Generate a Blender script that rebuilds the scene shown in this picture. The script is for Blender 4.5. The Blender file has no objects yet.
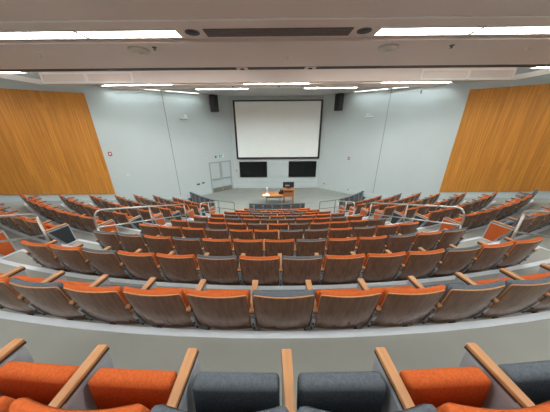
import bpy, bmesh, math, random
from mathutils import Vector, Matrix

S = 0.9                       # one row of seats is 0.9 m deep; room dimensions below are in row depths
D2R = math.pi / 180
rnd = random.Random(7)
scene = bpy.context.scene
COL = scene.collection

# ------------------------------------------------------------------ materials
def new_mat(name):
    m = bpy.data.materials.new(name); m.use_nodes = True
    nt = m.node_tree; nt.nodes.clear()
    out = nt.nodes.new('ShaderNodeOutputMaterial')
    b = nt.nodes.new('ShaderNodeBsdfPrincipled')
    nt.links.new(b.outputs[0], out.inputs[0])
    return m, nt, b

def plain(name, c, rough=0.6, metal=0.0, spec=0.5, var=0.0, scale=8.0, bump=0.0):
    m, nt, b = new_mat(name)
    b.inputs['Base Color'].default_value = (*c, 1)
    b.inputs['Roughness'].default_value = rough
    b.inputs['Metallic'].default_value = metal
    b.inputs['Specular IOR Level'].default_value = spec
    if var or bump:
        tc = nt.nodes.new('ShaderNodeTexCoord')
        n = nt.nodes.new('ShaderNodeTexNoise'); n.inputs['Scale'].default_value = scale; n.inputs['Detail'].default_value = 5
        nt.links.new(tc.outputs['Object'], n.inputs['Vector'])
        if var:
            r = nt.nodes.new('ShaderNodeValToRGB')
            r.color_ramp.elements[0].position = 0.3; r.color_ramp.elements[1].position = 0.7
            r.color_ramp.elements[0].color = (*[max(0, x * (1 - var)) for x in c], 1)
            r.color_ramp.elements[1].color = (*[min(1, x * (1 + var)) for x in c], 1)
            nt.links.new(n.outputs['Fac'], r.inputs[0]); nt.links.new(r.outputs[0], b.inputs['Base Color'])
        if bump:
            bp = nt.nodes.new('ShaderNodeBump'); bp.inputs['Strength'].default_value = bump; bp.inputs['Distance'].default_value = 0.002
            nt.links.new(n.outputs['Fac'], bp.inputs['Height']); nt.links.new(bp.outputs[0], b.inputs['Normal'])
    return m

def woodmat(name, c1, c2, scale=(30, 30, 1.5), rough=0.4, spec=0.5, planks=0.0):
    m, nt, b = new_mat(name)
    b.inputs['Roughness'].default_value = rough
    b.inputs['Specular IOR Level'].default_value = spec
    tc = nt.nodes.new('ShaderNodeTexCoord')
    mp = nt.nodes.new('ShaderNodeMapping'); mp.inputs['Scale'].default_value = scale
    nt.links.new(tc.outputs['Object'], mp.inputs['Vector'])
    n = nt.nodes.new('ShaderNodeTexNoise'); n.inputs['Scale'].default_value = 1.0; n.inputs['Detail'].default_value = 6; n.inputs['Roughness'].default_value = 0.6
    nt.links.new(mp.outputs[0], n.inputs['Vector'])
    r = nt.nodes.new('ShaderNodeValToRGB')
    r.color_ramp.elements[0].position = 0.32; r.color_ramp.elements[1].position = 0.68
    r.color_ramp.elements[0].color = (*c1, 1); r.color_ramp.elements[1].color = (*c2, 1)
    nt.links.new(n.outputs['Fac'], r.inputs[0])
    last = r.outputs[0]
    if planks:
        sep = nt.nodes.new('ShaderNodeSeparateXYZ'); nt.links.new(tc.outputs['Object'], sep.inputs[0])
        mu = nt.nodes.new('ShaderNodeMath'); mu.operation = 'MULTIPLY'; mu.inputs[1].default_value = 1 / planks
        nt.links.new(sep.outputs['X'], mu.inputs[0])
        fl = nt.nodes.new('ShaderNodeMath'); fl.operation = 'FLOOR'; nt.links.new(mu.outputs[0], fl.inputs[0])
        # courses: boards change half way down the wall, staggered
        wn = nt.nodes.new('ShaderNodeTexWhiteNoise'); wn.noise_dimensions = '2D'
        zz = nt.nodes.new('ShaderNodeMath'); zz.operation = 'MULTIPLY_ADD'; zz.inputs[1].default_value = 0.32; nt.links.new(sep.outputs['Z'], zz.inputs[0])
        zr = nt.nodes.new('ShaderNodeTexWhiteNoise'); zr.noise_dimensions = '1D'; nt.links.new(fl.outputs[0], zr.inputs['W'])
        zs = nt.nodes.new('ShaderNodeMath'); zs.operation = 'MULTIPLY'; zs.inputs[1].default_value = 0.35; nt.links.new(zr.outputs[0], zs.inputs[0])
        nt.links.new(zs.outputs[0], zz.inputs[2])
        zf = nt.nodes.new('ShaderNodeMath'); zf.operation = 'FLOOR'; nt.links.new(zz.outputs[0], zf.inputs[0])
        cb = nt.nodes.new('ShaderNodeCombineXYZ'); nt.links.new(fl.outputs[0], cb.inputs[0]); nt.links.new(zf.outputs[0], cb.inputs[1])
        nt.links.new(cb.outputs[0], wn.inputs['Vector'])
        mr = nt.nodes.new('ShaderNodeMapRange'); mr.inputs['To Min'].default_value = 0.88; mr.inputs['To Max'].default_value = 1.07
        nt.links.new(wn.outputs['Value'], mr.inputs['Value'])
        mx = nt.nodes.new('ShaderNodeMix'); mx.data_type = 'RGBA'; mx.blend_type = 'MULTIPLY'; mx.inputs['Factor'].default_value = 1
        nt.links.new(last, mx.inputs['A']); nt.links.new(mr.outputs[0], mx.inputs['B'])
        last = mx.outputs['Result']
    nt.links.new(last, b.inputs['Base Color'])
    return m

def emit(name, c, s):
    m = bpy.data.materials.new(name); m.use_nodes = True
    nt = m.node_tree; nt.nodes.clear()
    out = nt.nodes.new('ShaderNodeOutputMaterial'); e = nt.nodes.new('ShaderNodeEmission')
    e.inputs[0].default_value = (*c, 1); e.inputs[1].default_value = s
    nt.links.new(e.outputs[0], out.inputs[0])
    return m

M = dict(
    orange=plain('orange_fabric', (0.50, 0.112, 0.030), 0.95, spec=0.1, var=0.16, scale=90, bump=0.5),
    grey=plain('grey_fabric', (0.105, 0.126, 0.148), 0.95, spec=0.1, var=0.22, scale=90, bump=0.5),
    insetgrey=plain('charcoal_fabric', (0.042, 0.05, 0.056), 0.95, spec=0.1, var=0.2, scale=90, bump=0.4),
    shell=woodmat('walnut_veneer', (0.118, 0.054, 0.029), (0.205, 0.098, 0.055), (26, 26, 2.2), 0.27, 0.55),
    beech=woodmat('beech', (0.41, 0.20, 0.083), (0.52, 0.275, 0.125), (40, 4, 40), 0.45),
    edge=plain('dark_edge', (0.06, 0.035, 0.02), 0.6),
    panelgrey=plain('pale_grey_panel', (0.38, 0.42, 0.47), 0.5, var=0.03, scale=5),
    metal=plain('grey_metal', (0.30, 0.32, 0.33), 0.42, 0.5, var=0.1, scale=20),
    steel=plain('brushed_steel', (0.50, 0.48, 0.45), 0.32, 0.85, var=0.08, scale=25),
    black=plain('black_plastic', (0.012, 0.012, 0.014), 0.5, var=0.2, scale=15),
    speaker=plain('black_speaker', (0.018, 0.018, 0.02), 0.7, var=0.2, scale=60),
    tv=plain('tv_glass', (0.008, 0.009, 0.011), 0.25, spec=0.3),
    floor=plain('concrete_floor', (0.27, 0.285, 0.262), 0.62, var=0.07, scale=1.6, bump=0.15),
    ramp=plain('blue_grey_ramp_floor', (0.30, 0.345, 0.355), 0.6, var=0.06, scale=1.6),
    nosing=plain('pale_nosing', (0.56, 0.615, 0.67), 0.5, var=0.03, scale=6),
    wall=plain('painted_wall', (0.51, 0.58, 0.588), 0.75, spec=0.3, var=0.02, scale=0.8),
    joint=plain('joint_shadow_gap', (0.20, 0.23, 0.24), 0.7),
    railgrey=plain('dark_grey_rail_paint', (0.17, 0.19, 0.195), 0.5, var=0.05, scale=12),
    lectern=woodmat('lectern_oak', (0.30, 0.105, 0.03), (0.42, 0.17, 0.055), (3, 30, 30), 0.45),
    base=plain('baseboard_paint', (0.52, 0.58, 0.585), 0.6, var=0.02, scale=3),
    ceil=plain('taupe_ceiling', (0.76, 0.665, 0.612), 0.75, spec=0.3, var=0.02, scale=1.0),
    upper=plain('upper_ceiling', (0.50, 0.50, 0.49), 0.8, var=0.02, scale=1.0),
    trimw=plain('white_trim', (0.86, 0.83, 0.79), 0.5, var=0.02, scale=4),
    dark=plain('dark_slot', (0.05, 0.04, 0.035), 0.7, var=0.1, scale=12),
    grille=plain('brown_grille', (0.14, 0.105, 0.09), 0.6, var=0.1, scale=12),
    white=plain('white_plastic', (0.80, 0.82, 0.82), 0.45, var=0.02, scale=9),
    screen=plain('projection_fabric', (0.91, 0.97, 0.95), 0.85, spec=0.2, var=0.01, scale=2),
    wood=woodmat('oak_wall_boards', (0.41, 0.160, 0.024), (0.63, 0.27, 0.044), (22, 22, 0.5), 0.5, 0.35, planks=0.165),
    desk=woodmat('desk_oak', (0.42, 0.165, 0.048), (0.56, 0.245, 0.082), (3, 30, 30), 0.45),
    door=plain('door_paint', (0.46, 0.53, 0.545), 0.55, var=0.02, scale=3),
    frame=plain('door_frame_paint', (0.33, 0.385, 0.395), 0.5, var=0.03, scale=4),
    kick=plain('kick_plate', (0.25, 0.24, 0.20), 0.4, 0.5, var=0.1, scale=14),
    charcoal=plain('charcoal_panel', (0.115, 0.135, 0.145), 0.6, var=0.12, scale=6),
    rib=plain('grey_rib', (0.26, 0.29, 0.30), 0.55, var=0.05, scale=9),
    red=plain('alarm_red', (0.40, 0.015, 0.022), 0.45, var=0.05, scale=30),
    teal=plain('sign_teal', (0.03, 0.42, 0.55), 0.4, var=0.03, scale=30),
    dgrey=plain('dark_plate', (0.10, 0.11, 0.12), 0.5, var=0.1, scale=30),
    paper=plain('paper', (0.85, 0.86, 0.85), 0.8, var=0.02, scale=30),
    dome=plain('detector_cream', (0.56, 0.52, 0.45), 0.55, var=0.02, scale=9),
    lamp=emit('luminaire_diffuser', (1.0, 0.97, 0.92), 24.0),
    lampadded=emit('added_light_diffuser', (1.0, 0.97, 0.92), 15.0),  # glow of the added, unseen lights over the near rows and in the recess
    lampfront=emit('front_luminaire_diffuser', (0.94, 1.0, 0.98), 128.0),
    lampcool=emit('cool_luminaire_diffuser', (0.90, 1.0, 1.0), 36.0),
)

# ------------------------------------------------------------------ mesh helpers
class MB:
    def __init__(self): self.bm = bmesh.new()
    def face(self, vs, mi=0, smooth=False):
        try:
            f = self.bm.faces.new(vs)
        except ValueError:
            return None
        f.material_index = mi; f.smooth = smooth
        return f
    def box(self, a, b, mi=0, mat=None, bevel=0.0, seg=2, smooth=False):
        xs, ys, zs = zip(a, b)
        v = [self.bm.verts.new((xs[i], ys[j], zs[k])) for i in (0, 1) for j in (0, 1) for k in (0, 1)]
        q = [(0, 1, 3, 2), (4, 6, 7, 5), (0, 4, 5, 1), (2, 3, 7, 6), (0, 2, 6, 4), (1, 5, 7, 3)]
        fs = [self.face([v[i] for i in f], mi, smooth) for f in q]
        if bevel:
            es = list({e for f in fs for e in f.edges})
            r = bmesh.ops.bevel(self.bm, geom=es, offset=bevel, segments=seg, profile=0.5, affect='EDGES', clamp_overlap=True)
            nv = set()
            for f in r['faces']:
                f.material_index = mi; f.smooth = smooth
                nv.update(f.verts)
            v = list(nv | {x for x in v if x.is_valid})
        if mat is not None:
            bmesh.ops.transform(self.bm, matrix=mat, verts=v)
        return v
    def prism(self, poly, axis, t0, t1, mi=0, rim=None):
        # poly: 2-D points; axis 'x': (y,z) ; 'y': (x,z) ; 'z': (x,y)
        def P(p, t):
            return {'x': (t, p[0], p[1]), 'y': (p[0], t, p[1]), 'z': (p[0], p[1], t)}[axis]
        A = [self.bm.verts.new(P(p, t0)) for p in poly]; B = [self.bm.verts.new(P(p, t1)) for p in poly]
        self.face(A, mi); self.face(B[::-1], mi)
        n = len(poly)
        for i in range(n):
            self.face([A[i], B[i], B[(i + 1) % n], A[(i + 1) % n]], mi if rim is None else rim)
    def tube(self, pts, r, seg=8, mi=0, closed=False):
        pts = [Vector(p) for p in pts]
        rings = []
        up = Vector((0, 0, 1)); prev = None
        for i, p in enumerate(pts):
            t = (pts[min(i + 1, len(pts) - 1)] - pts[max(i - 1, 0)]).normalized()
            if prev is None:
                a = up if abs(t.z) < 0.9 else Vector((1, 0, 0))
                n = (a - t * a.dot(t)).normalized()
            else:
                n = (prev - t * prev.dot(t)).normalized()
            prev = n; b = t.cross(n)
            rings.append([self.bm.verts.new(p + (n * math.cos(k * 2 * math.pi / seg) + b * math.sin(k * 2 * math.pi / seg)) * r) for k in range(seg)])
        for a, b in zip(rings, rings[1:]):
            for k in range(seg):
                self.face([a[k], a[(k + 1) % seg], b[(k + 1) % seg], b[k]], mi, True)
        self.face(rings[0][::-1], mi); self.face(rings[-1], mi)
    def lathe(self, prof, seg=20, mi=0, c=(0, 0, 0)):
        rings = []
        for r, z in prof:
            rings.append([self.bm.verts.new((c[0] + max(r, 1e-4) * math.cos(k * 2 * math.pi / seg), c[1] + max(r, 1e-4) * math.sin(k * 2 * math.pi / seg), c[2] + z)) for k in range(seg)])
        for a, b in zip(rings, rings[1:]):
            for k in range(seg):
                self.face([a[k], a[(k + 1) % seg], b[(k + 1) % seg], b[k]], mi, True)
        self.face(rings[0][::-1], mi); self.face(rings[-1], mi)
    def mesh(self, name, mats):
        bmesh.ops.recalc_face_normals(self.bm, faces=self.bm.faces[:])
        me = bpy.data.meshes.new(name); self.bm.to_mesh(me); self.bm.free()
        for m in mats: me.materials.append(m)
        return me
    def build(self, name, mats, parent=None, loc=None, mw=None):
        if not isinstance(mats, (list, tuple)): mats = [mats]
        return link(name, self.mesh(name, mats), parent, loc, mw)

def link(name, me, parent=None, loc=None, mw=None):
    o = bpy.data.objects.new(name, me); COL.objects.link(o)
    if parent is not None: o.parent = parent
    if loc is not None: o.location = loc
    if mw is not None: o.matrix_world = mw
    return o

def tag(o, label, cat, group=None):
    o['label'] = label; o['category'] = cat
    if group: o['group'] = group
    return o
def struct(o):
    o['kind'] = 'structure'; return o
def empty(name, mw):
    o = bpy.data.objects.new(name, None); COL.objects.link(o); o.matrix_world = mw; o.empty_display_size = 0.1
    return o

# ------------------------------------------------------------------ room geometry (row depths)
YC = 22.0                    # rows are arcs about (0, 22)
DEPTH0, RISE, EYE = 2.04, 0.33, 5.34
HALF_END = {0: None}
def tz(n): return max(0.0, 3.30 - RISE * n)          # floor height of tier n (n = 0 is the nearest row)
FX, FY = 3.58, 17.5          # corner between front wall and splayed walls
WD = Vector((-0.7796, -0.6265, 0))                   # direction of the left splayed wall away from the corner
WLEN = 15.4
CEIL = EYE + 1.9
CLOUD = EYE + 1.6

def polar(R, deg, z=0.0):
    a = deg * D2R
    return Vector((R * math.sin(a) * S, (YC - R * math.cos(a)) * S, z * S))
def row_mat(R, deg, z=0.0):
    return Matrix.Translation(polar(R, deg, z)) @ Matrix.Rotation(deg * D2R, 4, 'Z')
def wall_mat(side, s, z):
    """frame on a splayed wall: local y points into the room, local x runs along the wall"""
    if side == 'L':
        o = Vector((-FX + WD.x * s, FY + WD.y * s, z)); x = Vector((WD.x, WD.y, 0)); y = Vector((0.6265, -0.7796, 0))
    else:
        o = Vector((FX - WD.x * s, FY + WD.y * s, z)); x = Vector((WD.x, -WD.y, 0)); y = Vector((-0.6265, -0.7796, 0))
    o *= S
    return Matrix(((x.x, y.x, 0, o.x), (x.y, y.y, 0, o.y), (0, 0, 1, o.z), (0, 0, 0, 1)))
def wx(side, ds): return ds * S if side == 'L' else -ds * S     # local x of a distance further from the corner

def wall_angle(R):
    """angle at which an arc of radius R meets the splayed wall (or the side wall)"""
    for i in range(100, 700):
        a = i * 0.1 * D2R
        x, y = R * math.sin(a), YC - R * math.cos(a)
        t = (x - FX) / 0.7796
        if t > 0 and y > FY - 0.6265 * t - 0.02: return i * 0.1 + 0.6
        if x > 15.5: return i * 0.1
    return 60

OUTER = {2: 36.5, 3: 35.5, 4: 35.0, 5: 34.6, 6: 35.6, 7: 35.9, 8: 38.0, 9: 38.2, 10: 36.6}
# floor: stage, tiers, risers, aisle half steps in one continuous mesh
NT = 10
fl = MB()
fl.box((-17 * S, -4.0 * S, -0.2), (17 * S, 17.9 * S, 0.0))
AISLE = 14.9
def arc_slab(mb, R0, R1, a0, a1, z0, z1, step=1.5, mi=0):
    k = max(2, int(abs(a1 - a0) / step) + 1)
    ang = [a0 + (a1 - a0) * i / k for i in range(k + 1)]
    ring = []
    for a in ang:
        ring.append([mb.bm.verts.new(polar(R, a, z)) for R, z in ((R0, z0), (R1, z0), (R1, z1), (R0, z1))])
    for p, q in zip(ring, ring[1:]):
        for i in range(4):
            mb.face([p[i], p[(i + 1) % 4], q[(i + 1) % 4], q[i]], mi)
    mb.face(ring[0], mi); mb.face(ring[-1][::-1], mi)
def tier_end(n): return wall_angle(21.49 - n) if n < 2 else OUTER[min(n + 1, 10)] + 2.0
for n in range(-3, NT):
    z = 3.30 - RISE * n
    A = tier_end(n)
    arc_slab(fl, 20.49 - n, 21.49 - n if n > -3 else 25.5, -A, A, -0.1, z)
    for sgn in (-1, 1):
        c = AISLE * sgn
        hw = math.degrees(1.64 / 2 / (20.9 - n))
        # half step in front of each riser
        arc_slab(fl, 20.02 - n, 20.50 - n, c - hw, c + hw, z - RISE - 0.02, z - RISE / 2)
struct(fl.build('floor', M['floor']))
# sloping walk along each splayed wall, outside the ends of the rows
for side in 'LR':
    rp = MB()
    P = [(3.9, 0.0), (4.2, 0.0), (WLEN, 2.36), (WLEN, 0.0)]
    rp.prism([(wx(side, a), z * S) for a, z in P], 'y', 0.0, 4.6 * S)
    struct(rp.build('floor', M['ramp'], mw=wall_mat(side, 0, 0)))
k = 0
for n in range(-1, NT):
    k += 1
    z = 3.30 - RISE * n
    A = tier_end(n)
    t = MB()
    arc_slab(t, 20.482 - n, 20.56 - n, -A, A, z - 0.055, z + 0.006)
    for sgn in (-1, 1):
        c = AISLE * sgn; hw = math.degrees(1.64 / 2 / (20.9 - n))
        arc_slab(t, 20.012 - n, 20.075 - n, c - hw, c + hw, z - RISE / 2 - 0.045, z - RISE / 2 + 0.006)
        e = (c + sgn * hw, c + sgn * (hw - 0.15))
        arc_slab(t, 20.075 - n, 20.482 - n, min(e), max(e), z - RISE / 2 - 0.045, z - RISE / 2 + 0.006)
    struct(t.build('trim_%d' % k, M['nosing']))

# walls
w = MB(); w.box((-FX * S - 0.3, FY * S, -0.1), (FX * S + 0.3, FY * S + 0.2, (EYE + 2.6) * S)); struct(w.build('wall_front', M['wall']))
for side in 'LR':
    w = MB(); a, b = sorted((wx(side, -0.25), wx(side, WLEN)))
    w.box((a, -0.2, -0.1), (b, 0, (EYE + 2.6) * S))
    struct(w.build('wall_left' if side == 'L' else 'wall_right', M['wall'], mw=wall_mat(side, 0, 0)))
    w = MB(); a, b = sorted((wx(side, 0.0), wx(side, 0.25))); 
    x0, x1 = sorted((wx(side, 2.35), wx(side, 9.0)))
    w.box((x0, 0, 0.0), (x1, 0.02, 0.36 * S))
    y0, y1 = sorted((wx(side, 0.0), wx(side, 0.10 if side == 'L' else 2.35)))
    w.box((y0, 0, 0.0), (y1, 0.02, 0.36 * S))
    struct(w.build('baseboard_left' if side == 'L' else 'baseboard_right', M['base'], mw=wall_mat(side, 0, 0)))
    t = MB(); t.box((-0.015, -0.01, 0), (0.015, 0.006, CEIL * S)); struct(t.build('trim_%d' % (30 + 'LR'.index(side)), M['joint'], mw=wall_mat(side, 4.62, 0)))
    sx = -1 if side == 'L' else 1
    ex, ey = (FX + 0.7796 * WLEN), FY - 0.6265 * WLEN
    w = MB(); a, b = sorted((sx * ex * S, sx * (ex + 0.2) * S)); w.box((a, -4 * S, -0.1), (b, (ey + 0.3) * S, (EYE + 2.6) * S))
    struct(w.build('wall_left.001' if side == 'L' else 'wall_right.001', M['wall']))
w = MB(); w.box((-17 * S, -4.2 * S, -0.1), (17 * S, -4.0 * S, (EYE + 2.6) * S)); struct(w.build('wall_back', M['wall']))
w = MB(); w.box((-FX * S, FY * S - 0.02, 0), (FX * S, FY * S, 0.36 * S)); struct(w.build('baseboard_front', M['base']))
UPPER = EYE + 2.45
c = MB(); c.box((-17 * S, -4.2 * S, UPPER * S), (17 * S, 17.9 * S, UPPER * S + 0.2)); c.box((-17 * S, 12.0 * S, CEIL * S), (17 * S, 17.9 * S, UPPER * S)); struct(c.build('ceiling', M['upper']))

# lower ceiling slabs: (y0, y1, x half width, underside z)
def slab(name_n, y0, y1, hx, z0=CLOUD, th=0.14, mat='ceil', far_trim=True):
    c = MB(); c.box((-hx * S, y0 * S, z0 * S), (hx * S, y1 * S, z0 * S + th), bevel=0.006, seg=1)
    struct(c.build('ceiling.%03d' % name_n, M[mat]))
slab(1, 1.5, 4.33, 14.0)
slab(6, 0.5, 1.5, 14.0, CLOUD + 0.045, th=0.11)
slab(7, -1.65, 0.5, 14.0)
slab(8, -2.65, -1.65, 14.0, CLOUD + 0.045, th=0.11)
slab(9, -4.0, -2.65, 14.0)
slab(2, 4.33, 5.34, 14.0, CLOUD + 0.045, th=0.11)
slab(3, 5.34, 7.82, 14.0)
c = MB(); c.box((-9.97 * S, 10.06 * S, CLOUD * S), (9.97 * S, 10.24 * S, UPPER * S)); struct(c.build('ceiling.004', M['ceil']))   # fascia of the recess
slab(5, 10.62, 11.62, 7.6)
t = MB(); t.box((-14 * S, 4.30 * S, CLOUD * S - 0.012), (14 * S, 4.345 * S, CLOUD * S + 0.03)); struct(t.build('trim_40', M['trimw']))
t = MB(); t.box((-14 * S, 5.335 * S, CLOUD * S - 0.008), (14 * S, 5.37 * S, CLOUD * S + 0.03)); struct(t.build('trim_41', M['ceil']))
t = MB(); t.box((-8.9 * S, 7.50 * S, CLOUD * S - 0.005), (8.9 * S, 7.815 * S, CLOUD * S + 0.02)); struct(t.build('trim_42', M['dark']))
for i, (y, hx) in enumerate(((10.24, 9.97), (11.62, 7.6))):
    t = MB(); t.box((-hx * S, y * S, CLOUD * S - 0.006), (hx * S, (y + 0.04) * S, CLOUD * S + 0.10)); struct(t.build('trim_%d' % (43 + i), M['ceil']))
for i, (y0, y1, hx) in enumerate(((7.9, 10.06, 9.95), (10.62, 11.62, 7.6))):
    t = MB()
    for sx in (-1, 1):
        a, b = sorted((sx * hx * S, sx * (hx + 0.07) * S)); t.box((a, y0 * S, CLOUD * S - 0.01), (b, y1 * S, CLOUD * S + 0.15))
    struct(t.build('trim_%d' % (45 + i), M['trimw']))
# white framed access panels on the fascia behind the second slab
for sx, nm in ((-1, 'left'), (1, 'right')):
    for j, (x0, x1) in enumerate(((6.05, 8.02), (8.02, 9.93))):
        r = empty('access_panel', Matrix.Translation((sx * (x0 + x1) / 2 * S, 10.06 * S, (CLOUD + 0.22) * S)))
        tag(r, 'white framed access panel on the ceiling fascia, %s %s one' % (('inner', 'outer')[j], nm), 'access panel', 'framed fascia panels')
        h = (x1 - x0) / 2 * S; d = 0.19 * S
        f = MB()
        f.box((-h, -0.02, -d), (-h + 0.06, 0.0, d)); f.box((h - 0.06, -0.02, -d), (h, 0.0, d))
        f.box((-h + 0.06, -0.02, -d - 0.02), (h - 0.06, 0.0, -d + 0.05)); f.box((-h + 0.06, -0.02, d - 0.05), (h - 0.06, 0.0, d))
        f.build('panel_frame', M['trimw'], r)
        f = MB(); f.box((-h + 0.06, -0.008, -d + 0.05), (h - 0.06, 0.0, d - 0.05)); f.build('panel_board', M['ceil'], r)

# ------------------------------------------------------------------ ceiling fittings
def luminaire(x0, x1, y0, y1, z, label, mat='lamp', mw=None):
    cx, cy = (x0 + x1) / 2, (y0 + y1) / 2
    r = empty('ceiling_light', mw if mw is not None else Matrix.Translation((cx * S, cy * S, z * S)))
    tag(r, label, 'ceiling light', 'linear ceiling lights')
    hx, hy = (x1 - x0) / 2 * S, (y1 - y0) / 2 * S
    f = MB()
    f.box((-hx, -hy, -0.026), (hx, -hy + 0.02, 0.05)); f.box((-hx, hy - 0.02, -0.026), (hx, hy, 0.05))
    f.box((-hx, -hy + 0.02, -0.026), (-hx + 0.02, hy - 0.02, 0.05)); f.box((hx - 0.02, -hy + 0.02, -0.026), (hx, hy - 0.02, 0.05))
    f.build('frame', M['trimw'], r)
    d = MB(); d.box((-hx + 0.02, -hy + 0.02, -0.004), (hx - 0.02, hy - 0.02, 0.02)); d.build('diffuser', M[mat], r)
    return r
ZT = CLOUD + 0.045
for sx, nm in ((-1, 'left'), (1, 'right')):
    for j, (a, b) in enumerate(((1.92, 3.82), (3.86, 6.6))):
        x0, x1 = sorted((sx * a, sx * b))
        luminaire(x0, x1, 4.80, 5.16, ZT, 'long white trough light in the nearest ceiling recess, %s on the %s' % (('inner one', 'outer one')[j], nm))
    x0, x1 = sorted((sx * 8.5, sx * 12.4))
    luminaire(x0, x1, 7.86, 8.18, CLOUD + 0.05, 'white strip light beyond the second ceiling slab at the %s wall' % nm)
    x0, x1 = sorted((sx * 4.60, sx * 7.6))
    luminaire(x0, x1, 10.33, 10.52, CLOUD + 0.02, 'white strip light over the %s seats, between third and fourth ceiling slabs' % nm, 'lampfront')
    x0, x1 = sorted((sx * 1.40, sx * 4.05))
    luminaire(x0, x1, 11.70, 11.90, CLOUD + 0.02, 'white strip light behind the last ceiling slab, %s of screen' % nm, 'lampfront')
    sd = 'L' if sx < 0 else 'R'
    for s0, s1, wh in ((2.4, 4.5, 'farther'), (4.75, 7.6, 'nearer')):
        mw = wall_mat(sd, (s0 + s1) / 2, CEIL - 0.004) @ Matrix.Translation((0, 0.42 * S, 0))
        luminaire(-(s1 - s0) / 2, (s1 - s0) / 2, -0.06, 0.06, 0, 'cool white wall washer along the top of the %s splayed wall, %s half' % (nm, wh), 'lampcool', mw)
for sx, nm in ((-1, 'left'), (1, 'right')):  # added out of view to light the near rows, repeating the trough pattern
    for y, wh in ((1.0, 'over the nearest rows'), (-2.15, 'behind the last row')):
        for j, (a, b) in enumerate(((0.3, 2.8), (2.84, 5.34), (5.38, 7.9))):
            x0, x1 = sorted((sx * a, sx * b))
            luminaire(x0, x1, y - 0.21, y + 0.21, ZT, 'added unseen trough light %s, %s on the %s' % (wh, ('innermost', 'middle', 'outermost')[j], nm), 'lampadded')
for sx, nm in ((-1, 'left'), (1, 'right')):  # added unseen strips that brighten the fascia of the recess
    x0, x1 = sorted((sx * 0.6, sx * 8.2))
    luminaire(x0, x1, 8.5, 8.8, UPPER - 0.03, 'added hidden light strip above the second ceiling slab, %s half' % nm, 'lampadded')
luminaire(-1.46, 1.46, 10.33, 10.52, CLOUD + 0.02, 'short white strip light in the middle, above the centre seats', 'lampfront')

g = empty('air_grille', Matrix.Translation((0, 5.0 * S, ZT * S))); tag(g, 'long brown slotted air grille between the two nearest trough lights', 'air grille')
f = MB(); f.box((-1.42 * S, -0.17 * S, -0.006), (1.42 * S, 0.17 * S, 0.0)); f.build('backing', M['dark'], g)
for i in range(5):
    y = (-0.15 + i * 0.075) * S
    f = MB(); f.box((-1.42 * S, y - 0.022, -0.016), (1.42 * S, y + 0.022, -0.004)); f.build('slat', M['grille'], g)
for x, nm in ((-1.67, 'left'), (1.67, 'right')):
    r = empty('ceiling_speaker', Matrix.Translation((x * S, 4.98 * S, ZT * S))); tag(r, 'round black ceiling speaker at the %s end of the air grille' % nm, 'ceiling speaker', 'round ceiling speakers')
    f = MB(); f.lathe([(0.125, 0.01), (0.125, -0.012), (0.105, -0.016), (0.105, 0.0)], 24); f.build('ring', M['grille'], r)
    f = MB(); f.lathe([(0.105, 0.0), (0.10, -0.010), (0.02, -0.006)], 24); f.build('mesh_cone', M['black'], r)
for x, y, nm in ((-3.22, 5.78, 'left'), (2.55, 5.78, 'right')):
    r = empty('smoke_detector', Matrix.Translation((x * S, y * S, CLOUD * S))); tag(r, 'flat round cream ceiling detector on the second slab, %s one' % nm, 'detector', 'cream ceiling detectors')
    f = MB(); f.lathe([(0.20, 0.01), (0.20, -0.02), (0.17, -0.045), (0.06, -0.055)], 28); f.build('base', M['dome'], r)
    f = MB(); f.lathe([(0.07, -0.05), (0.06, -0.065), (0.02, -0.068)], 20); f.build('sensor', M['dome'], r)
for x, y, mat, lab in ((-2.78, 5.64, 'dgrey', 'small dark sprinkler head beside the left cream detector'),
                       (3.95, 5.70, 'dgrey', 'small dark sprinkler head below the right trough light'),
                       (-5.85, 6.1, 'white', 'tiny white sprinkler cap on second slab, far left'),
                       (0.28, 6.55, 'white', 'tiny white sprinkler cap in middle of second slab'),
                       (6.0, 6.0, 'white', 'tiny white sprinkler cap on second slab, far right'),
                       (-2.05, 11.1, 'dgrey', 'small dark sprinkler on the last slab, left of middle'),
                       (0.12, 11.1, 'dgrey', 'small dark sprinkler on the last slab, in the middle'),
                       (1.95, 11.1, 'dgrey', 'small dark sprinkler on the last slab, right of middle')):
    r = empty('sprinkler', Matrix.Translation((x * S, y * S, CLOUD * S))); tag(r, lab, 'sprinkler', 'ceiling sprinklers')
    f = MB(); f.lathe([(0.045, 0.005), (0.045, -0.012), (0.02, -0.014)], 16); f.build('plate', M[mat], r)
    f = MB(); f.lathe([(0.012, -0.01), (0.012, -0.04), (0.03, -0.045), (0.03, -0.05), (0.005, -0.052)], 12); f.build('nozzle', M[mat], r)
for x, nm in ((-1.1, 'left'), (1.05, 'right')):
    r = empty('spotlight', Matrix.Translation((x * S, 7.66 * S, CLOUD * S))); tag(r, 'small black spotlight tucked in the dark slot behind second slab, %s one' % nm, 'spotlight', 'slot spotlights')
    f = MB(); f.box((-0.16, -0.14, -0.012), (0.16, 0.14, 0.0), bevel=0.004); f.build('housing', M['ceil'], r)
    f = MB(); f.lathe([(0.06, -0.01), (0.06, -0.03), (0.03, -0.033)], 14); f.build('lens', M['black'], r)

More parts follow.
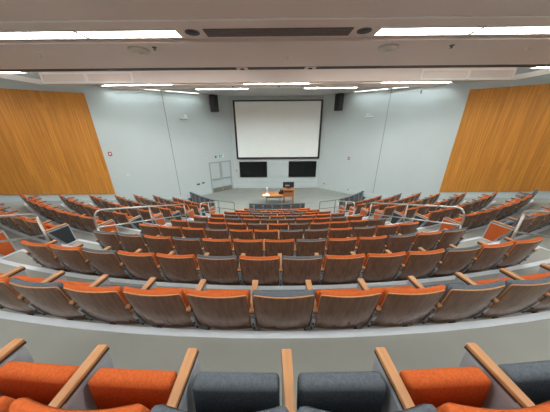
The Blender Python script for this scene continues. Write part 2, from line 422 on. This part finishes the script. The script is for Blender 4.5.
# ------------------------------------------------------------------ things on the front wall
r = empty('projection_screen', Matrix.Translation((0.14 * S, FY * S - 0.1, 0))); tag(r, 'large white projection screen with black border on the front wall', 'projection screen')
x0, x1, z0, z1 = -3.42 * S, 3.42 * S, (EYE - 2.79) * S, (EYE + 1.60) * S
f = MB(); f.box((x0 + 0.125, -0.005, z0 + 0.13), (x1 - 0.125, 0.012, z1 - 0.085)); f.build('screen_surface', M['screen'], r)
f = MB()
f.box((x0, -0.03, z0), (x0 + 0.125, 0.09, z1), bevel=0.006); f.box((x1 - 0.125, -0.03, z0), (x1, 0.09, z1), bevel=0.006)
f.box((x0 + 0.125, -0.03, z0), (x1 - 0.125, 0.09, z0 + 0.13), bevel=0.006); f.box((x0 + 0.125, -0.03, z1 - 0.085), (x1 - 0.125, 0.09, z1), bevel=0.006)
f.build('border', M['black'], r)
for xc, nm in ((-1.955, 'left'), (2.205, 'right')):
    r = empty('television', Matrix.Translation((xc * S, FY * S - 0.075, 1.67 * S))); tag(r, 'wide black wall television below the screen, %s one' % nm, 'television', 'wall televisions')
    hx, hz = 1.17 * S, 0.67 * S
    f = MB(); f.box((-hx, -0.03, -hz), (hx, 0.03, hz), bevel=0.008); f.build('bezel', M['black'], r)
    f = MB(); f.box((-hx + 0.03, -0.034, -hz + 0.04), (hx - 0.03, -0.028, hz - 0.03)); f.build('display', M['tv'], r)
    f = MB(); f.box((-0.4, 0.03, -0.2), (0.4, 0.074, 0.2)); f.build('wall_bracket', M['black'], r)

def alarm(mw, label, k=0.8):
    mw = mw @ Matrix.Scale(k, 4)
    r = empty('fire_alarm', mw); tag(r, label, 'fire alarm', 'red fire alarms')
    f = MB(); f.box((-0.07, 0, -0.09), (0.07, 0.045, 0.09), bevel=0.01); f.build('housing', M['red'], r)
    f = MB(); f.box((-0.035, 0.045, -0.03), (0.035, 0.06, 0.05), bevel=0.006); f.build('strobe', M['white'], r)
alarm(Matrix.Translation((-3.42 * S, FY * S, 1.58 * S)) @ Matrix.Rotation(math.pi, 4, 'Z'), 'red alarm pull on the front wall between door and television', 0.75)
alarm(wall_mat('R', 2.49, 2.78), 'red fire alarm alone on the right splayed wall', 1.0)
alarm(wall_mat('L', 8.06, 3.71), 'red fire alarm beside the front edge of left wood panel', 1.1)

# left wall door
dr = empty('door_1', wall_mat('L', 1.25, 0.0)); struct(dr)
hw = 0.93 * S; top = 2.50 * S
f = MB(); f.box((-hw, 0, 0), (-hw + 0.07, 0.04, top)); f.box((hw - 0.07, 0, 0), (hw, 0.04, top)); f.box((-hw + 0.07, 0, top - 0.09), (hw - 0.07, 0.04, top)); f.build('door_frame', M['frame'], dr)
for sx in (-1, 1):
    a, b = sorted((sx * 0.006, sx * (hw - 0.075)))
    f = MB(); f.box((a, 0.002, 0.01), (b, 0.026, top - 0.095), bevel=0.004, seg=1); lf = f.build('door_leaf', M['door'], dr)
    f = MB(); f.box((a + 0.01, 0.026, 0.02), (b - 0.01, 0.031, 0.36)); f.build('kick_plate', M['kick'], lf)
    f = MB(); f.box((a + 0.05, 0.05, 0.97), (b - 0.05, 0.09, 1.04), bevel=0.01); f.box((a + 0.05, 0.026, 0.96), (a + 0.11, 0.07, 1.05)); f.box((b - 0.11, 0.026, 0.96), (b - 0.05, 0.07, 1.05)); f.build('push_bar', M['frame'], lf)
    f = MB(); a2, b2 = sorted((sx * 0.01, sx * 0.11)); f.box((a2, 0.026, 1.08), (b2, 0.030, top - 0.1)); f.build('astragal', M['frame'], lf)

# exit sign (green-blue running figure) above the door
r = empty('exit_sign', wall_mat('L', 1.07, 2.90)); tag(r, 'small teal and white running-man exit sign above the double door', 'exit sign')
f = MB(); f.box((-0.21, 0.0, -0.115), (0.21, 0.05, 0.115), bevel=0.008); f.build('housing', M['white'], r)
f = MB(); f.box((-0.195, 0.05, -0.10), (0.195, 0.054, 0.10)); f.build('face', M['teal'], r)
f = MB()
f.box((-0.165, 0.054, -0.08), (-0.045, 0.057, 0.08))                                    # doorway
f.prism([(0.05, 0.025), (0.095, 0.03), (0.085, -0.02), (0.045, -0.02)], 'y', 0.054, 0.058)   # torso
f.prism([(0.06, 0.045), (0.085, 0.045), (0.09, 0.075), (0.06, 0.075)], 'y', 0.054, 0.058)    # head
f.prism([(0.045, -0.02), (0.068, -0.02), (0.03, -0.075), (0.005, -0.075)], 'y', 0.054, 0.058)
f.prism([(0.068, -0.02), (0.087, -0.02), (0.13, -0.07), (0.11, -0.08)], 'y', 0.054, 0.058)
f.prism([(0.05, 0.025), (0.05, 0.008), (0.01, -0.01), (0.005, 0.003)], 'y', 0.054, 0.058)
f.prism([(0.095, 0.03), (0.09, 0.012), (0.13, 0.0), (0.135, 0.014)], 'y', 0.054, 0.058)
f.build('pictogram', M['white'], r)
def plate(nm, side, s, z, w_, h_, mat, label, cat, d=0.02):
    r = empty(nm, wall_mat(side, s, z)); tag(r, label, cat)
    f = MB(); f.box((-w_ / 2, 0, -h_ / 2), (w_ / 2, d, h_ / 2), bevel=0.004, seg=1); f.build('plate', M[mat], r)
    f = MB(); f.box((-w_ / 5, d, -h_ / 5), (w_ / 5, d + 0.008, h_ / 5)); f.build('insert', M['dgrey' if mat != 'dgrey' else 'black'], r)
plate('emergency_speaker', 'L', 1.56, 2.88, 0.11, 0.13, 'dgrey', 'small dark square wall device just left of the exit sign', 'wall device', 0.04)
plate('motion_sensor', 'L', 2.36, 2.88, 0.09, 0.10, 'white', 'little white wall sensor left of the double door top', 'sensor', 0.05)
plate('switch_plate', 'L', 3.21, 0.95, 0.22, 0.12, 'dgrey', 'dark switch plate left of the double door, farther one', 'switch plate')
plate('switch_plate', 'L', 2.81, 0.99, 0.20, 0.10, 'dgrey', 'dark switch plate left of the double door, nearer one', 'switch plate')
plate('thermostat', 'L', 7.46, 2.36, 0.10, 0.10, 'white', 'small white thermostat low on wall beside left wood panel', 'thermostat', 0.03)
plate('wall_outlet', 'R', 0.65, 0.48, 0.10, 0.13, 'rib', 'grey wall outlet near the front corner of right wall', 'wall outlet')
plate('wall_outlet', 'R', 2.72, 0.33, 0.10, 0.13, 'rib', 'grey wall outlet low above the right front barrier', 'wall outlet')

def camera_thing(side, s, z, label):
    r = empty('security_camera', wall_mat(side, s, z)); tag(r, label, 'security camera', 'white wall cameras')
    f = MB(); f.box((-0.23, 0, -0.06), (0.23, 0.16, 0.02), bevel=0.02); f.build('bracket', M['white'], r)
    f = MB(); f.lathe([(0.06, 0.02), (0.085, 0.07), (0.07, 0.15), (0.02, 0.17)], 16, c=(wx(side, -0.1), 0.1, 0)); f.build('camera_head', M['white'], r)
    f = MB(); f.box((-0.2, 0.02, -0.075), (0.2, 0.14, -0.058)); f.build('lens_cover', M['dgrey'], r)
camera_thing('L', 3.52, 5.70, 'white double-headed wall camera high on the left splayed wall')
camera_thing('R', 3.55, 5.70, 'white double-headed wall camera high on the right splayed wall')
for side, s, nm in (('L', 1.50, 'left'), ('R', 1.55, 'right')):
    r = empty('loudspeaker', wall_mat(side, s, 6.66)); tag(r, 'tall black loudspeaker mounted high on the %s of the screen' % nm, 'loudspeaker', 'wall loudspeakers')
    rz = Matrix.Rotation((22 if side == 'L' else -22) * D2R, 4, 'Z')
    f = MB(); f.box((-0.215, 0.16, -0.50), (0.215, 0.50, 0.48), bevel=0.015, mat=rz); f.build('cabinet', M['speaker'], r)
    f = MB(); f.box((-0.195, 0.50, -0.48), (0.195, 0.512, 0.46), mat=rz); f.build('grille', M['black'], r)
    f = MB(); f.box((-0.05, 0.0, -0.08), (0.05, 0.22, 0.08)); f.build('mount', M['black'], r)
r = empty('ceiling_hook', wall_mat('R', 6.22, 6.94)); tag(r, 'tiny dark hook on the upper right wall below the ceiling', 'hook')
f = MB(); f.box((-0.03, 0, -0.08), (0.03, 0.05, 0.08), bevel=0.008); f.build('hook_plate', M['dgrey'], r)

# oak wall panels
for side in 'LR':
    me = MB()
    pts = [(8.38, 1.27), (8.38, 6.86), (15.2, 6.86), (15.2, 2.72)]
    q = [(wx(side, s - 8.38), z * S) for s, z in pts]
    me.prism(q, 'y', 0.0, 0.05)
    o = me.build('wood_wall_panel', M['wood'], mw=wall_mat(side, 8.38, 0))
    tag(o, 'large golden oak board panel covering the %s side wall' % ('left' if side == 'L' else 'right'), 'wall panel', 'oak wall panels')

# ------------------------------------------------------------------ desk and lectern
def at(x, y, z=0): return Matrix.Translation((x * S, y * S, z * S))
r = empty('desk', at(-0.30, 13.45)); tag(r, 'long oak instructor desk with metal legs on the stage floor', 'desk')
hx, hy = 0.74 * S, 0.50 * S
f = MB(); f.box((-hx, -hy, 0.70), (hx, hy, 0.745), bevel=0.006); f.build('desktop', M['desk'], r)
f = MB(); f.box((-hx + 0.3, 0.2, 0.38), (hx - 0.05, 0.215, 0.70)); f.build('modesty_board', M['rib'], r)
for x in (-hx + 0.28, hx - 0.2):
    f = MB(); f.box((x - 0.025, -0.03, 0.03), (x + 0.025, 0.03, 0.70)); f.box((x - 0.03, -0.33, 0.0), (x + 0.03, 0.33, 0.035), bevel=0.008); f.build('leg', M['metal'], r)
r = empty('lectern', at(0.81, 13.5)); tag(r, 'oak lectern cabinet with open legs at right end of the desk', 'lectern')
hx = 0.355 * S
f = MB(); f.box((-hx, -0.30, 0.62), (hx, 0.30, 1.02), bevel=0.008); f.build('cabinet', M['lectern'], r)
f = MB(); f.box((-hx + 0.05, -0.306, 0.90), (hx - 0.1, -0.298, 0.99)); f.build('shelf_slot', M['dark'], r)
f = MB(); f.box((-hx - 0.03, -0.34, 1.02), (hx + 0.03, 0.34, 1.06), bevel=0.008); f.build('top', M['lectern'], r)
for x in (-hx + 0.04, hx - 0.04):
    f = MB(); f.box((x - 0.04, -0.29, 0.0), (x + 0.04, -0.22, 0.62)); f.box((x - 0.04, 0.22, 0.0), (x + 0.04, 0.29, 0.62)); f.box((x - 0.04, -0.22, 0.05), (x + 0.04, 0.22, 0.10)); f.build('leg', M['lectern'], r)
r = empty('monitor', Matrix.Translation((0.80 * S, 13.55 * S, 1.06))); tag(r, 'black monitor standing on the lectern top, seen from behind', 'monitor')
f = MB(); f.box((-0.34, -0.03, 0.06), (0.34, 0.03, 0.40), bevel=0.012); f.build('housing', M['black'], r)
f = MB(); f.box((-0.14, -0.10, 0.0), (0.14, 0.10, 0.015)); f.box((-0.03, -0.02, 0.015), (0.03, 0.02, 0.08)); f.build('stand', M['black'], r)
f = MB(); f.box((-0.20, -0.036, 0.14), (0.06, -0.029, 0.22)); f.build('vent_plate', M['rib'], r)
r = empty('document_camera', Matrix.Translation((-0.66 * S, 13.35 * S, 0.745))); tag(r, 'upright white document camera at left end of the desk', 'document camera')
f = MB(); f.box((-0.10, -0.12, 0), (0.10, 0.12, 0.04), bevel=0.01); f.build('base', M['white'], r)
f = MB(); f.tube([(0, 0.08, 0.03), (0, 0.08, 0.36), (0, 0.02, 0.42), (0, -0.08, 0.42)], 0.03, 10); f.build('arm', M['white'], r)
f = MB(); f.box((-0.06, -0.16, 0.36), (0.06, -0.04, 0.44), bevel=0.012); f.build('camera_head', M['white'], r)
f = MB(); f.box((-0.21, -0.15, 0), (0.21, 0.15, 0.012)); 
tag(f.build('paper_stack', M['paper'], loc=(-0.72 * S, 13.11 * S, 0.745)), 'stack of white papers on the desk before the document camera', 'papers')
r = empty('bag', Matrix.Translation((0.30 * S, 13.42 * S, 0.745))); tag(r, 'slumped black bag on the desk against the lectern', 'bag')
f = MB(); v = f.box((-0.16, -0.13, 0), (0.15, 0.13, 0.24), bevel=0.07, seg=3, smooth=True)
for q in v:
    if q.co.z > 0.12: q.co.x = q.co.x * 0.75 + 0.04
f.build('body', M['black'], r)
f = MB(); f.tube([(-0.06, -0.02, 0.22), (-0.04, -0.02, 0.29), (0.06, -0.02, 0.29), (0.09, -0.02, 0.22)], 0.012, 8); f.build('handle', M['black'], r)

# ------------------------------------------------------------------ front barriers
def barrier(a0, a1, R0, R1, label, cap='charcoal'):
    mid = (a0 + a1) / 2
    r = empty('front_barrier', row_mat((R0 + R1) / 2, mid)); tag(r, label, 'barrier', 'charcoal barriers before the front seats')
    inv = r.matrix_world.inverted()
    N = max(4, int(abs(a1 - a0) / 1.2))
    pts = [(R0 + (R1 - R0) * i / N, a0 + (a1 - a0) * i / N) for i in range(N + 1)]
    def strip(t0, t1, z0, z1):
        f = MB(); prev = None
        for R, a in pts:
            ring = [f.bm.verts.new(inv @ polar(R + t, a, z)) for t, z in ((t0, z0), (t1, z0), (t1, z1), (t0, z1))]
            if prev:
                for i in range(4): f.face([prev[i], prev[(i + 1) % 4], ring[(i + 1) % 4], ring[i]])
            else: f.face(ring)
            prev = ring
        f.face(prev[::-1]); return f
    strip(-0.03, 0.03, 0.0, 0.76).build('panel', M['charcoal'], r)
    strip(-0.06, 0.06, 0.76, 0.82).build('top_rail', M['dgrey'], r)
    n = max(3, int(round(math.radians(abs(a1 - a0)) * R0 / 0.58)))
    for i in range(n):
        t = (i + 0.5) / n
        R, a = R0 + (R1 - R0) * t, a0 + (a1 - a0) * t
        f = MB(); f.box((-0.022, -0.075, 0.0), (0.022, -0.02, 0.74 * S)); f.box((-0.05, -0.08, 0.58), (0.05, -0.02, 0.74 * S))
        o = f.build('rib', M['rib'], r)
        o.matrix_parent_inverse = Matrix.Identity(4); o.matrix_basis = inv @ row_mat(R, a)
barrier(-9.2, 9.2, 10.5, 10.5, 'low charcoal ribbed barrier in front of the lowest centre row')
barrier(-22.5, -37.5, 10.5, 10.12, 'curved charcoal ribbed barrier before the left block of seats')
barrier(22.5, 37.5, 10.5, 10.12, 'curved charcoal ribbed barrier before the right block of seats')

def build_parts(root, parts, mat='steel'):
    inv = root.matrix_world.inverted()
    for nm, polys, rad in parts:
        f = MB()
        for p in polys: f.tube([inv @ Vector(q) for q in p], rad, 10)
        f.build(nm, M[mat], root)
def arcpts(p0, c, p1, k=6):
    return [(Vector(p0) * (1 - t) ** 2 + Vector(c) * 2 * t * (1 - t) + Vector(p1) * t * t) for t in [i / k for i in range(k + 1)]]
def fz(R): return 3.30 - RISE * (20.74 - R)                    # mean floor line of the aisle
for sgn, nm in ((-1, 'left'), (1, 'right')):
    for Rn, Rf, lab in ((22.0, 18.9, 'nearest'), (17.95, 14.75, 'middle'), (13.75, 12.4, 'lowest')):
        root = empty('handrail', row_mat((Rn + Rf) / 2, AISLE * sgn, fz((Rn + Rf) / 2)))
        tag(root, 'bent steel tube handrail on the %s aisle steps, %s of three' % (nm, lab), 'handrail', 'aisle handrails')
        P = lambda R, h: polar(R, AISLE * sgn, fz(R) + h)
        H, mid = 1.00, 0.52
        d = 0.16
        topbar = arcpts(P(Rn, mid + 0.0), P(Rn + d * 0.2, H), P(Rn - d * 1.6, H)) + arcpts(P(Rf + 0.06, H), P(Rf, H), P(Rf, H - 0.06))
        build_parts(root, [('top_tube', [topbar], 0.021),
                           ('lower_tube', [[P(Rn, mid), P(Rf, mid)]], 0.019)])
        for R, h in ((Rn, mid), ((Rn + Rf) / 2, H), (Rf, H - 0.06)):
            build_parts(root, [('post', [[P(R, -0.05 - 0.25), P(R, h)]], 0.021)])
    root = empty('guard_rail', row_mat(10.9, 17 * sgn)); tag(root, 'grey tubular guard rail closing the foot of the %s aisle' % nm, 'guard rail', 'front guard rails')
    Q = lambda a, z: polar(10.9, a * sgn, z)
    build_parts(root, [('top_tube', [[Q(22.4, 0.98), Q(18, 0.98)] + arcpts(Q(14.0, 0.98), Q(13.5, 0.98), Q(13.5, 0.92))], 0.022),
                       ('lower_tube', [[Q(22.4, 0.52), Q(18, 0.52), Q(13.5, 0.52)]], 0.02),
                       ('post', [[Q(13.5, 0), Q(13.5, 0.92)]], 0.022), ('post', [[Q(19, 0), Q(19, 0.98)]], 0.022)], 'railgrey')

# ------------------------------------------------------------------ seats
SP = 0.621
W = SP * S               # seat spacing
PROF = [(-0.068, 0.872), (-0.058, 0.812), (-0.040, 0.70), (-0.018, 0.585), (0.008, 0.47), (0.040, 0.365), (0.080, 0.27), (0.14, 0.180)]
VS = [-0.075, 0.0, 0.13, 0.28, 0.44, 0.60, 0.78, 1.0]
def prof(v):
    for i in range(len(VS) - 1):
        if v <= VS[i + 1] or i == len(VS) - 2:
            t = (v - VS[i]) / (VS[i + 1] - VS[i])
            p0 = PROF[max(i - 1, 0)]; p1 = PROF[i]; p2 = PROF[i + 1]; p3 = PROF[min(i + 2, len(PROF) - 1)]
            f = lambda a, b, c_, d: 0.5 * (2 * b + (c_ - a) * t + (2 * a - 5 * b + 4 * c_ - d) * t * t + (3 * b - a - 3 * c_ + d) * t ** 3)
            if t < 0: f = lambda a, b, c_, d: b + (c_ - b) * t
            return f(p0[0], p1[0], p2[0], p3[0]), f(p0[1], p1[1], p2[1], p3[1])
def pnorm(v):
    a, b = prof(v - 0.01), prof(v + 0.01)
    ty, tz_ = b[0] - a[0], b[1] - a[1]; l = math.hypot(ty, tz_)
    return -tz_ / l, ty / l                           # points towards the sitter
def spt(u, v, hw, off, curv=0.03):
    y, z = prof(v); ny, nz = pnorm(v)
    return (u * hw, y + ny * off + curv * u * u, z + nz * off)
def shell_hw(v):
    tab = [(0, .244), (.015, .252), (.05, .256), (.5, .257), (.8, .254), (.9, .243), (.96, .218), (1.0, .165)]
    for (a, x), (b, y) in zip(tab, tab[1:]):
        if v <= b: return x + (y - x) * (v - a) / (b - a)
    return tab[-1][1]
def layered(layers, us, vs, mats_idx, smooth=True):
    """layers: list of functions (u,v)->point ; first and last are capped, all joined at their perimeters"""
    mb = MB(); nu, nv = len(us), len(vs)
    per = [(i, 0) for i in range(nu)] + [(nu - 1, j) for j in range(1, nv)] + [(i, nv - 1) for i in range(nu - 2, -1, -1)] + [(0, j) for j in range(nv - 2, 0, -1)]
    rings = []
    for k, fn in enumerate(layers):
        cap = k in (0, len(layers) - 1)
        if cap:
            g = [[mb.bm.verts.new(fn(u, v)) for v in vs] for u in us]
            for i in range(nu - 1):
                for j in range(nv - 1):
                    mb.face([g[i][j], g[i + 1][j], g[i + 1][j + 1], g[i][j + 1]], mats_idx[0 if k == 0 else -1], smooth)
            rings.append([g[i][j] for i, j in per])
        else:
            rings.append([mb.bm.verts.new(fn(us[i], vs[j])) for i, j in per])
    n = len(per)
    for k in range(len(rings) - 1):
        for i in range(n):
            mb.face([rings[k][i], rings[k][(i + 1) % n], rings[k + 1][(i + 1) % n], rings[k + 1][i]], mats_idx[min(k + 1, len(mats_idx) - 1)], smooth)
    return mb
us = [-1, -.9, -.6, -.3, 0, .3, .6, .9, 1]
vsh = [0, .015, .05, .15, .3, .45, .6, .72, .82, .9, .96, 1.0]
mb = layered([lambda u, v: spt(u, v, shell_hw(v), 0.0), lambda u, v: spt(u, v, shell_hw(v), 0.013)], us, vsh, [0, 1, 0], True)
for fce in mb.bm.faces:
    if fce.material_index == 1: fce.smooth = False
ME_SHELL = mb.mesh('backrest_shell', [M['shell'], M['beech']])
# padded front of the back: shows above the veneer and at its sides
vc = [-.018, -.009, .03, .12, .22, .32, .42, .50, .58]
def cush_hw(v): return 0.267 if v > 0.0 else (0.261 if v > -0.012 else 0.251)
def vin(v, k): return max(min(v, .58 - k * .03), -.018 + k * .02)
CL = [lambda u, v: spt(u, vin(v, .5), cush_hw(v) - .01, 0.0132),
      lambda u, v: spt(u, vin(v, 0), cush_hw(v), 0.026),
      lambda u, v: spt(u, vin(v, 0), cush_hw(v), 0.040),
      lambda u, v: spt(u, vin(v, .35), cush_hw(v) - .008, 0.050),
      lambda u, v: spt(u, vin(v, 1.0), cush_hw(v) - .028, 0.056 + 0.012 * math.sin(max(0, min(1, v / .58)) * math.pi))]
def cush_mesh(mat): return layered(CL, us, vc, [0, 0, 0, 0], True).mesh('back_cushion', [M[mat]])
ME_CUSH = {k: cush_mesh(k) for k in ('orange', 'grey')}
def seat_mesh(mat):
    b = MB()
    rot = Matrix.Translation((0, 0.205, 0.335)) @ Matrix.Rotation(-5 * D2R, 4, 'X')
    v = b.box((-0.228, -0.038, 0.0), (0.228, 0.054, 0.262), bevel=0.028, seg=3, smooth=True, mat=rot)
    b.box((-0.205, 0.052, 0.01), (0.205, 0.064, 0.215), 1, bevel=0.006, seg=1, mat=rot)
    return b.mesh('seat_cushion', [M[mat], M['shell']])
ME_SEAT = {k: seat_mesh(k) for k in ('orange', 'grey')}
# armrest on the left (-x) side of a seat
def arm_mesh(x):
    b = MB()
    for v in (b.box((x - 0.030, -0.006, 0.594), (x + 0.030, 0.380, 0.618), 0, bevel=0.006, seg=2), b.box((x - 0.0298, -0.004, 0.578), (x + 0.0298, 0.378, 0.5945), 1)):
        for q in v:
            if q.co.y < 0.1: q.co.x = x + (q.co.x - x) * 0.72
    return b.mesh('armrest', [M['beech'], M['edge']])
SIDE = [(0.01, 0.584), (0.366, 0.584), (0.366, 0.50), (0.350, 0.09), (0.205, 0.09), (0.165, 0.26), (0.085, 0.43)]
SIDE_IN = [(0.05, 0.555), (0.338, 0.555), (0.338, 0.50), (0.320, 0.13), (0.232, 0.13), (0.195, 0.28), (0.115, 0.45)]
def side_mesh(x):
    b = MB(); b.prism(SIDE, 'x', x - 0.024, x + 0.024)
    for s in (-1, 1):
        b.prism(SIDE_IN, 'x', x + s * 0.024, x + s * 0.0265)
    return b.mesh('side_panel', [M['panelgrey']])
def foot_mesh(x):
    b = MB(); b.box((x - 0.028, 0.17, 0.0), (x + 0.028, 0.37, 0.03), bevel=0.006, seg=1); b.box((x - 0.02, 0.23, 0.03), (x + 0.02, 0.33, 0.092))
    return b.mesh('foot', [M['black']])
def bracket_mesh(x):
    b = MB()
    V = [.42, .5, .6, .7, .8, .9, .97]
    ring = []
    for v in V:
        y, z = prof(v); ny, nz = pnorm(v)
        ring.append([b.bm.verts.new((x + sx * 0.019, y + ny * o + 0.024, z + nz * o)) for sx, o in ((-1, -0.004), (1, -0.004), (1, 0.02), (-1, 0.02))])
    for p, q in zip(ring, ring[1:]):
        for i in range(4): b.face([p[i], p[(i + 1) % 4], q[(i + 1) % 4], q[i]])
    b.face(ring[0]); b.face(ring[-1][::-1])
    for v in (.56, .74):
        y, z = prof(v); b.box((x - 0.008, y + 0.008, z - 0.008), (x + 0.008, y + 0.026, z + 0.008), 1)
    return b.mesh('bracket', [M['metal'], M['black']])
XL, XR = -W / 2, W / 2
ME_ARM = {-1: arm_mesh(XL), 1: arm_mesh(XR)}
ME_SIDE = {-1: side_mesh(XL), 1: side_mesh(XR)}
ME_FOOT = {-1: foot_mesh(XL), 1: foot_mesh(XR)}
ME_BRK = {-1: bracket_mesh(XL), 1: bracket_mesh(XR)}
ENDP = [(-0.01, 0.584), (0.400, 0.584), (0.43, 0.10), (0.27, 0.06), (0.01, 0.55)]
def inset_poly(p, d):
    cx = sum(a for a, b in p) / len(p); cy = sum(b for a, b in p) / len(p)
    return [(cx + (a - cx) * (1 - d), cy + (b - cy) * (1 - d)) for a, b in p]
def end_mesh(s):
    x = s * W / 2; b = MB(); t0, t1 = sorted((x - s * 0.019, x + s * 0.036)); b.prism(ENDP, 'x', t0, t1)
    return b.mesh('end_panel', [M['panelgrey']])
def inset_mesh(s, mat):
    x = s * W / 2; b = MB(); t0, t1 = sorted((x + s * 0.036, x + s * 0.046)); b.prism(inset_poly(ENDP, 0.13), 'x', t0, t1)
    return b.mesh('fabric_inset', [M['orange' if mat == 'orange' else 'insetgrey']])
ME_END = {s: end_mesh(s) for s in (-1, 1)}
ME_INS = {(s, m): inset_mesh(s, m) for s in (-1, 1) for m in ('orange', 'grey')}

# camera first: seats wholly outside its frame are left out
CAM = Vector((-0.068 * S, 0.0, EYE * S))
PITCH, YAW, ROLL, FPX = 22.0, 0.25, 0.49, 206.0
CR = (Matrix.Rotation(YAW * D2R, 3, 'Z') @ Matrix.Rotation((90 - PITCH) * D2R, 3, 'X') @ Matrix.Rotation(-ROLL * D2R, 3, 'Z'))
def in_frame(mw):
    for p in ((-.27, .03, .82), (.27, .03, .82), (-.27, .4, .63), (.27, .4, .63), (-.27, .1, .3), (.27, .1, .3)):
        c_ = CR.transposed() @ ((mw @ Vector(p)) - CAM)
        if c_.z < -0.05:
            x, y = c_.x / -c_.z * FPX, c_.y / -c_.z * FPX
            if abs(x) < 277 and abs(y) < 208: return True
    return False

ORD = ['first', 'second', 'third', 'fourth', 'fifth', 'sixth', 'seventh', 'eighth', 'ninth', 'tenth', 'eleventh', 'twelfth', 'thirteenth', 'fourteenth', 'fifteenth', 'sixteenth', 'seventeenth', 'eighteenth']
NEAR = ['nearest', 'second nearest', 'third nearest', 'fourth nearest', 'fifth nearest', 'sixth nearest', 'seventh nearest', 'eighth nearest', 'ninth nearest', 'tenth nearest', 'farthest']
def part(name, me, parent):
    o = bpy.data.objects.new(name, me); COL.objects.link(o); o.parent = parent; return o
def make_seat(mw, back, seat, ends, label, group):
    """ends: {side: inset colour} where the row stops"""
    r = empty('auditorium_seat', mw); tag(r, label, 'seat', group)
    part('backrest_shell', ME_SHELL, r)
    part('back_cushion', ME_CUSH[back], r)
    part('seat_cushion', ME_SEAT[seat], r)
    sides = [-1] + ([1] if 1 in ends else [])
    for s in sides:
        part('armrest', ME_ARM[s], r)
        if s in ends:
            e = part('end_panel', ME_END[s], r); part('fabric_inset', ME_INS[s, ends[s]], e)
        else:
            part('side_panel', ME_SIDE[s], r)
        part('foot', ME_FOOT[s], r); part('bracket', ME_BRK[s], r)
    return r
def colname(back, seat):
    c = {'orange': 'orange', 'grey': 'dark grey'}
    return '%s tip-up seat' % c[back] if back == seat else '%s seat, %s cushion' % (c[back], c[seat])
CN = {'O': 'orange', 'G': 'grey'}
CENTRE = {0: 'OOOOOOOGGOGOOGOO', 1: 'OOOGOOOGOOGGOOG', 2: 'OOGOOGOGOOOGOO', 3: 'GGOGOOOGOOGOG', 4: 'OOOGOOGGOGOO', 5: 'OGOOGOGOOOG',
          6: 'OOGOGGOOGO', 7: 'OGOGOGOOO', 8: 'OOGGOGOO', 9: 'OGOOGOO', 10: 'OGGOOO'}
# which colour the tipped-up seat has when it differs from its back
SEATMIX = {(1, 3): 'orange', (1, 11): 'orange', (1, 4): 'grey'}
ENDCOL_L = {1: 'orange', 2: 'orange', 3: 'grey', 4: 'orange', 5: 'grey', 6: 'orange', 7: 'grey', 8: 'orange', 9: 'grey', 10: 'orange'}
ENDCOL_R = {1: 'grey', 2: 'grey', 3: 'orange', 4: 'orange', 5: 'grey', 6: 'grey', 7: 'orange', 8: 'orange', 9: 'orange', 10: 'orange'}
HALF = {}
for n in range(0, 11):
    cnt = 16 - n
    R = 21.53 - n
    step = math.degrees(SP / R)
    HALF[n] = cnt * step / 2
    kept = []
    for i in range(cnt):
        a = (i - (cnt - 1) / 2) * step
        mw = row_mat(R, a, tz(n))
        if in_frame(mw): kept.append((i, mw))
    for j, (i, mw) in enumerate(kept):
        bc = CN[CENTRE[n][i]]; sc = SEATMIX.get((n, i), bc)
        ends = {}
        if i == 0: ends[-1] = rnd.choice(['orange', 'grey'])
        if i == cnt - 1: ends[1] = rnd.choice(['orange', 'grey'])
        make_seat(mw, bc, sc, ends, '%s, %s from left in the %s row of centre block' % (colname(bc, sc), ORD[j], NEAR[n]), 'centre block seats')
for sgn, nm in ((-1, 'left'), (1, 'right')):
    rows = []
    for n in range(2, 11):
        R = 21.53 - n
        step = math.degrees(SP / R)
        a0 = {2: 17.75, 3: 17.5, 4: 17.25}.get(n, 2 * AISLE - HALF[n] - 0.15)
        cnt = int((OUTER[n] - a0) / step + 0.4)
        step = (OUTER[n] - a0) / cnt
        cols = ''.join('O' if rnd.random() < 0.74 else 'G' for _ in range(cnt))
        kept = []
        for i in range(cnt):
            a = sgn * (a0 + (i + 0.5) * step)
            mw = row_mat(R, a, tz(n))
            if in_frame(mw): kept.append((i, mw))
        if kept: rows.append((n, cnt, cols, kept))
    for k, (n, cnt, cols, kept) in enumerate(rows):
        for i, mw in kept:
            bc = CN[cols[i]]
            ends = {}
            aisle_side = 1 if sgn < 0 else -1
            if i == 0: ends[aisle_side] = (ENDCOL_L if sgn < 0 else ENDCOL_R)[n]
            if i == cnt - 1: ends[-aisle_side] = rnd.choice(['orange', 'grey'])
            make_seat(mw, bc, bc, ends, '%s, %s from the aisle in the %s row of %s block' % (colname(bc, bc), ORD[i], NEAR[k] if k < len(rows) - 1 else 'farthest', nm), '%s block seats' % nm)

# ------------------------------------------------------------------ camera, world, colour management
cd = bpy.data.cameras.new('camera'); cam = bpy.data.objects.new('camera', cd); COL.objects.link(cam)
cd.sensor_fit = 'HORIZONTAL'; cd.sensor_width = 36; cd.lens = FPX / 550 * 36; cd.clip_start = 0.02; cd.clip_end = 200
cam.matrix_world = Matrix.Translation(CAM) @ CR.to_4x4()
scene.camera = cam
wd = bpy.data.worlds.new('world'); scene.world = wd; wd.use_nodes = True
wd.node_tree.nodes['Background'].inputs[0].default_value = (0.02, 0.02, 0.02, 1)
scene.view_settings.view_transform = 'Standard'; scene.view_settings.look = 'None'
scene.view_settings.exposure = 0.13; scene.view_settings.gamma = 1.0
scene.view_settings.use_curve_mapping = False
scene.cycles.use_denoising = True
scene.cycles.max_bounces = 10; scene.cycles.diffuse_bounces = 6
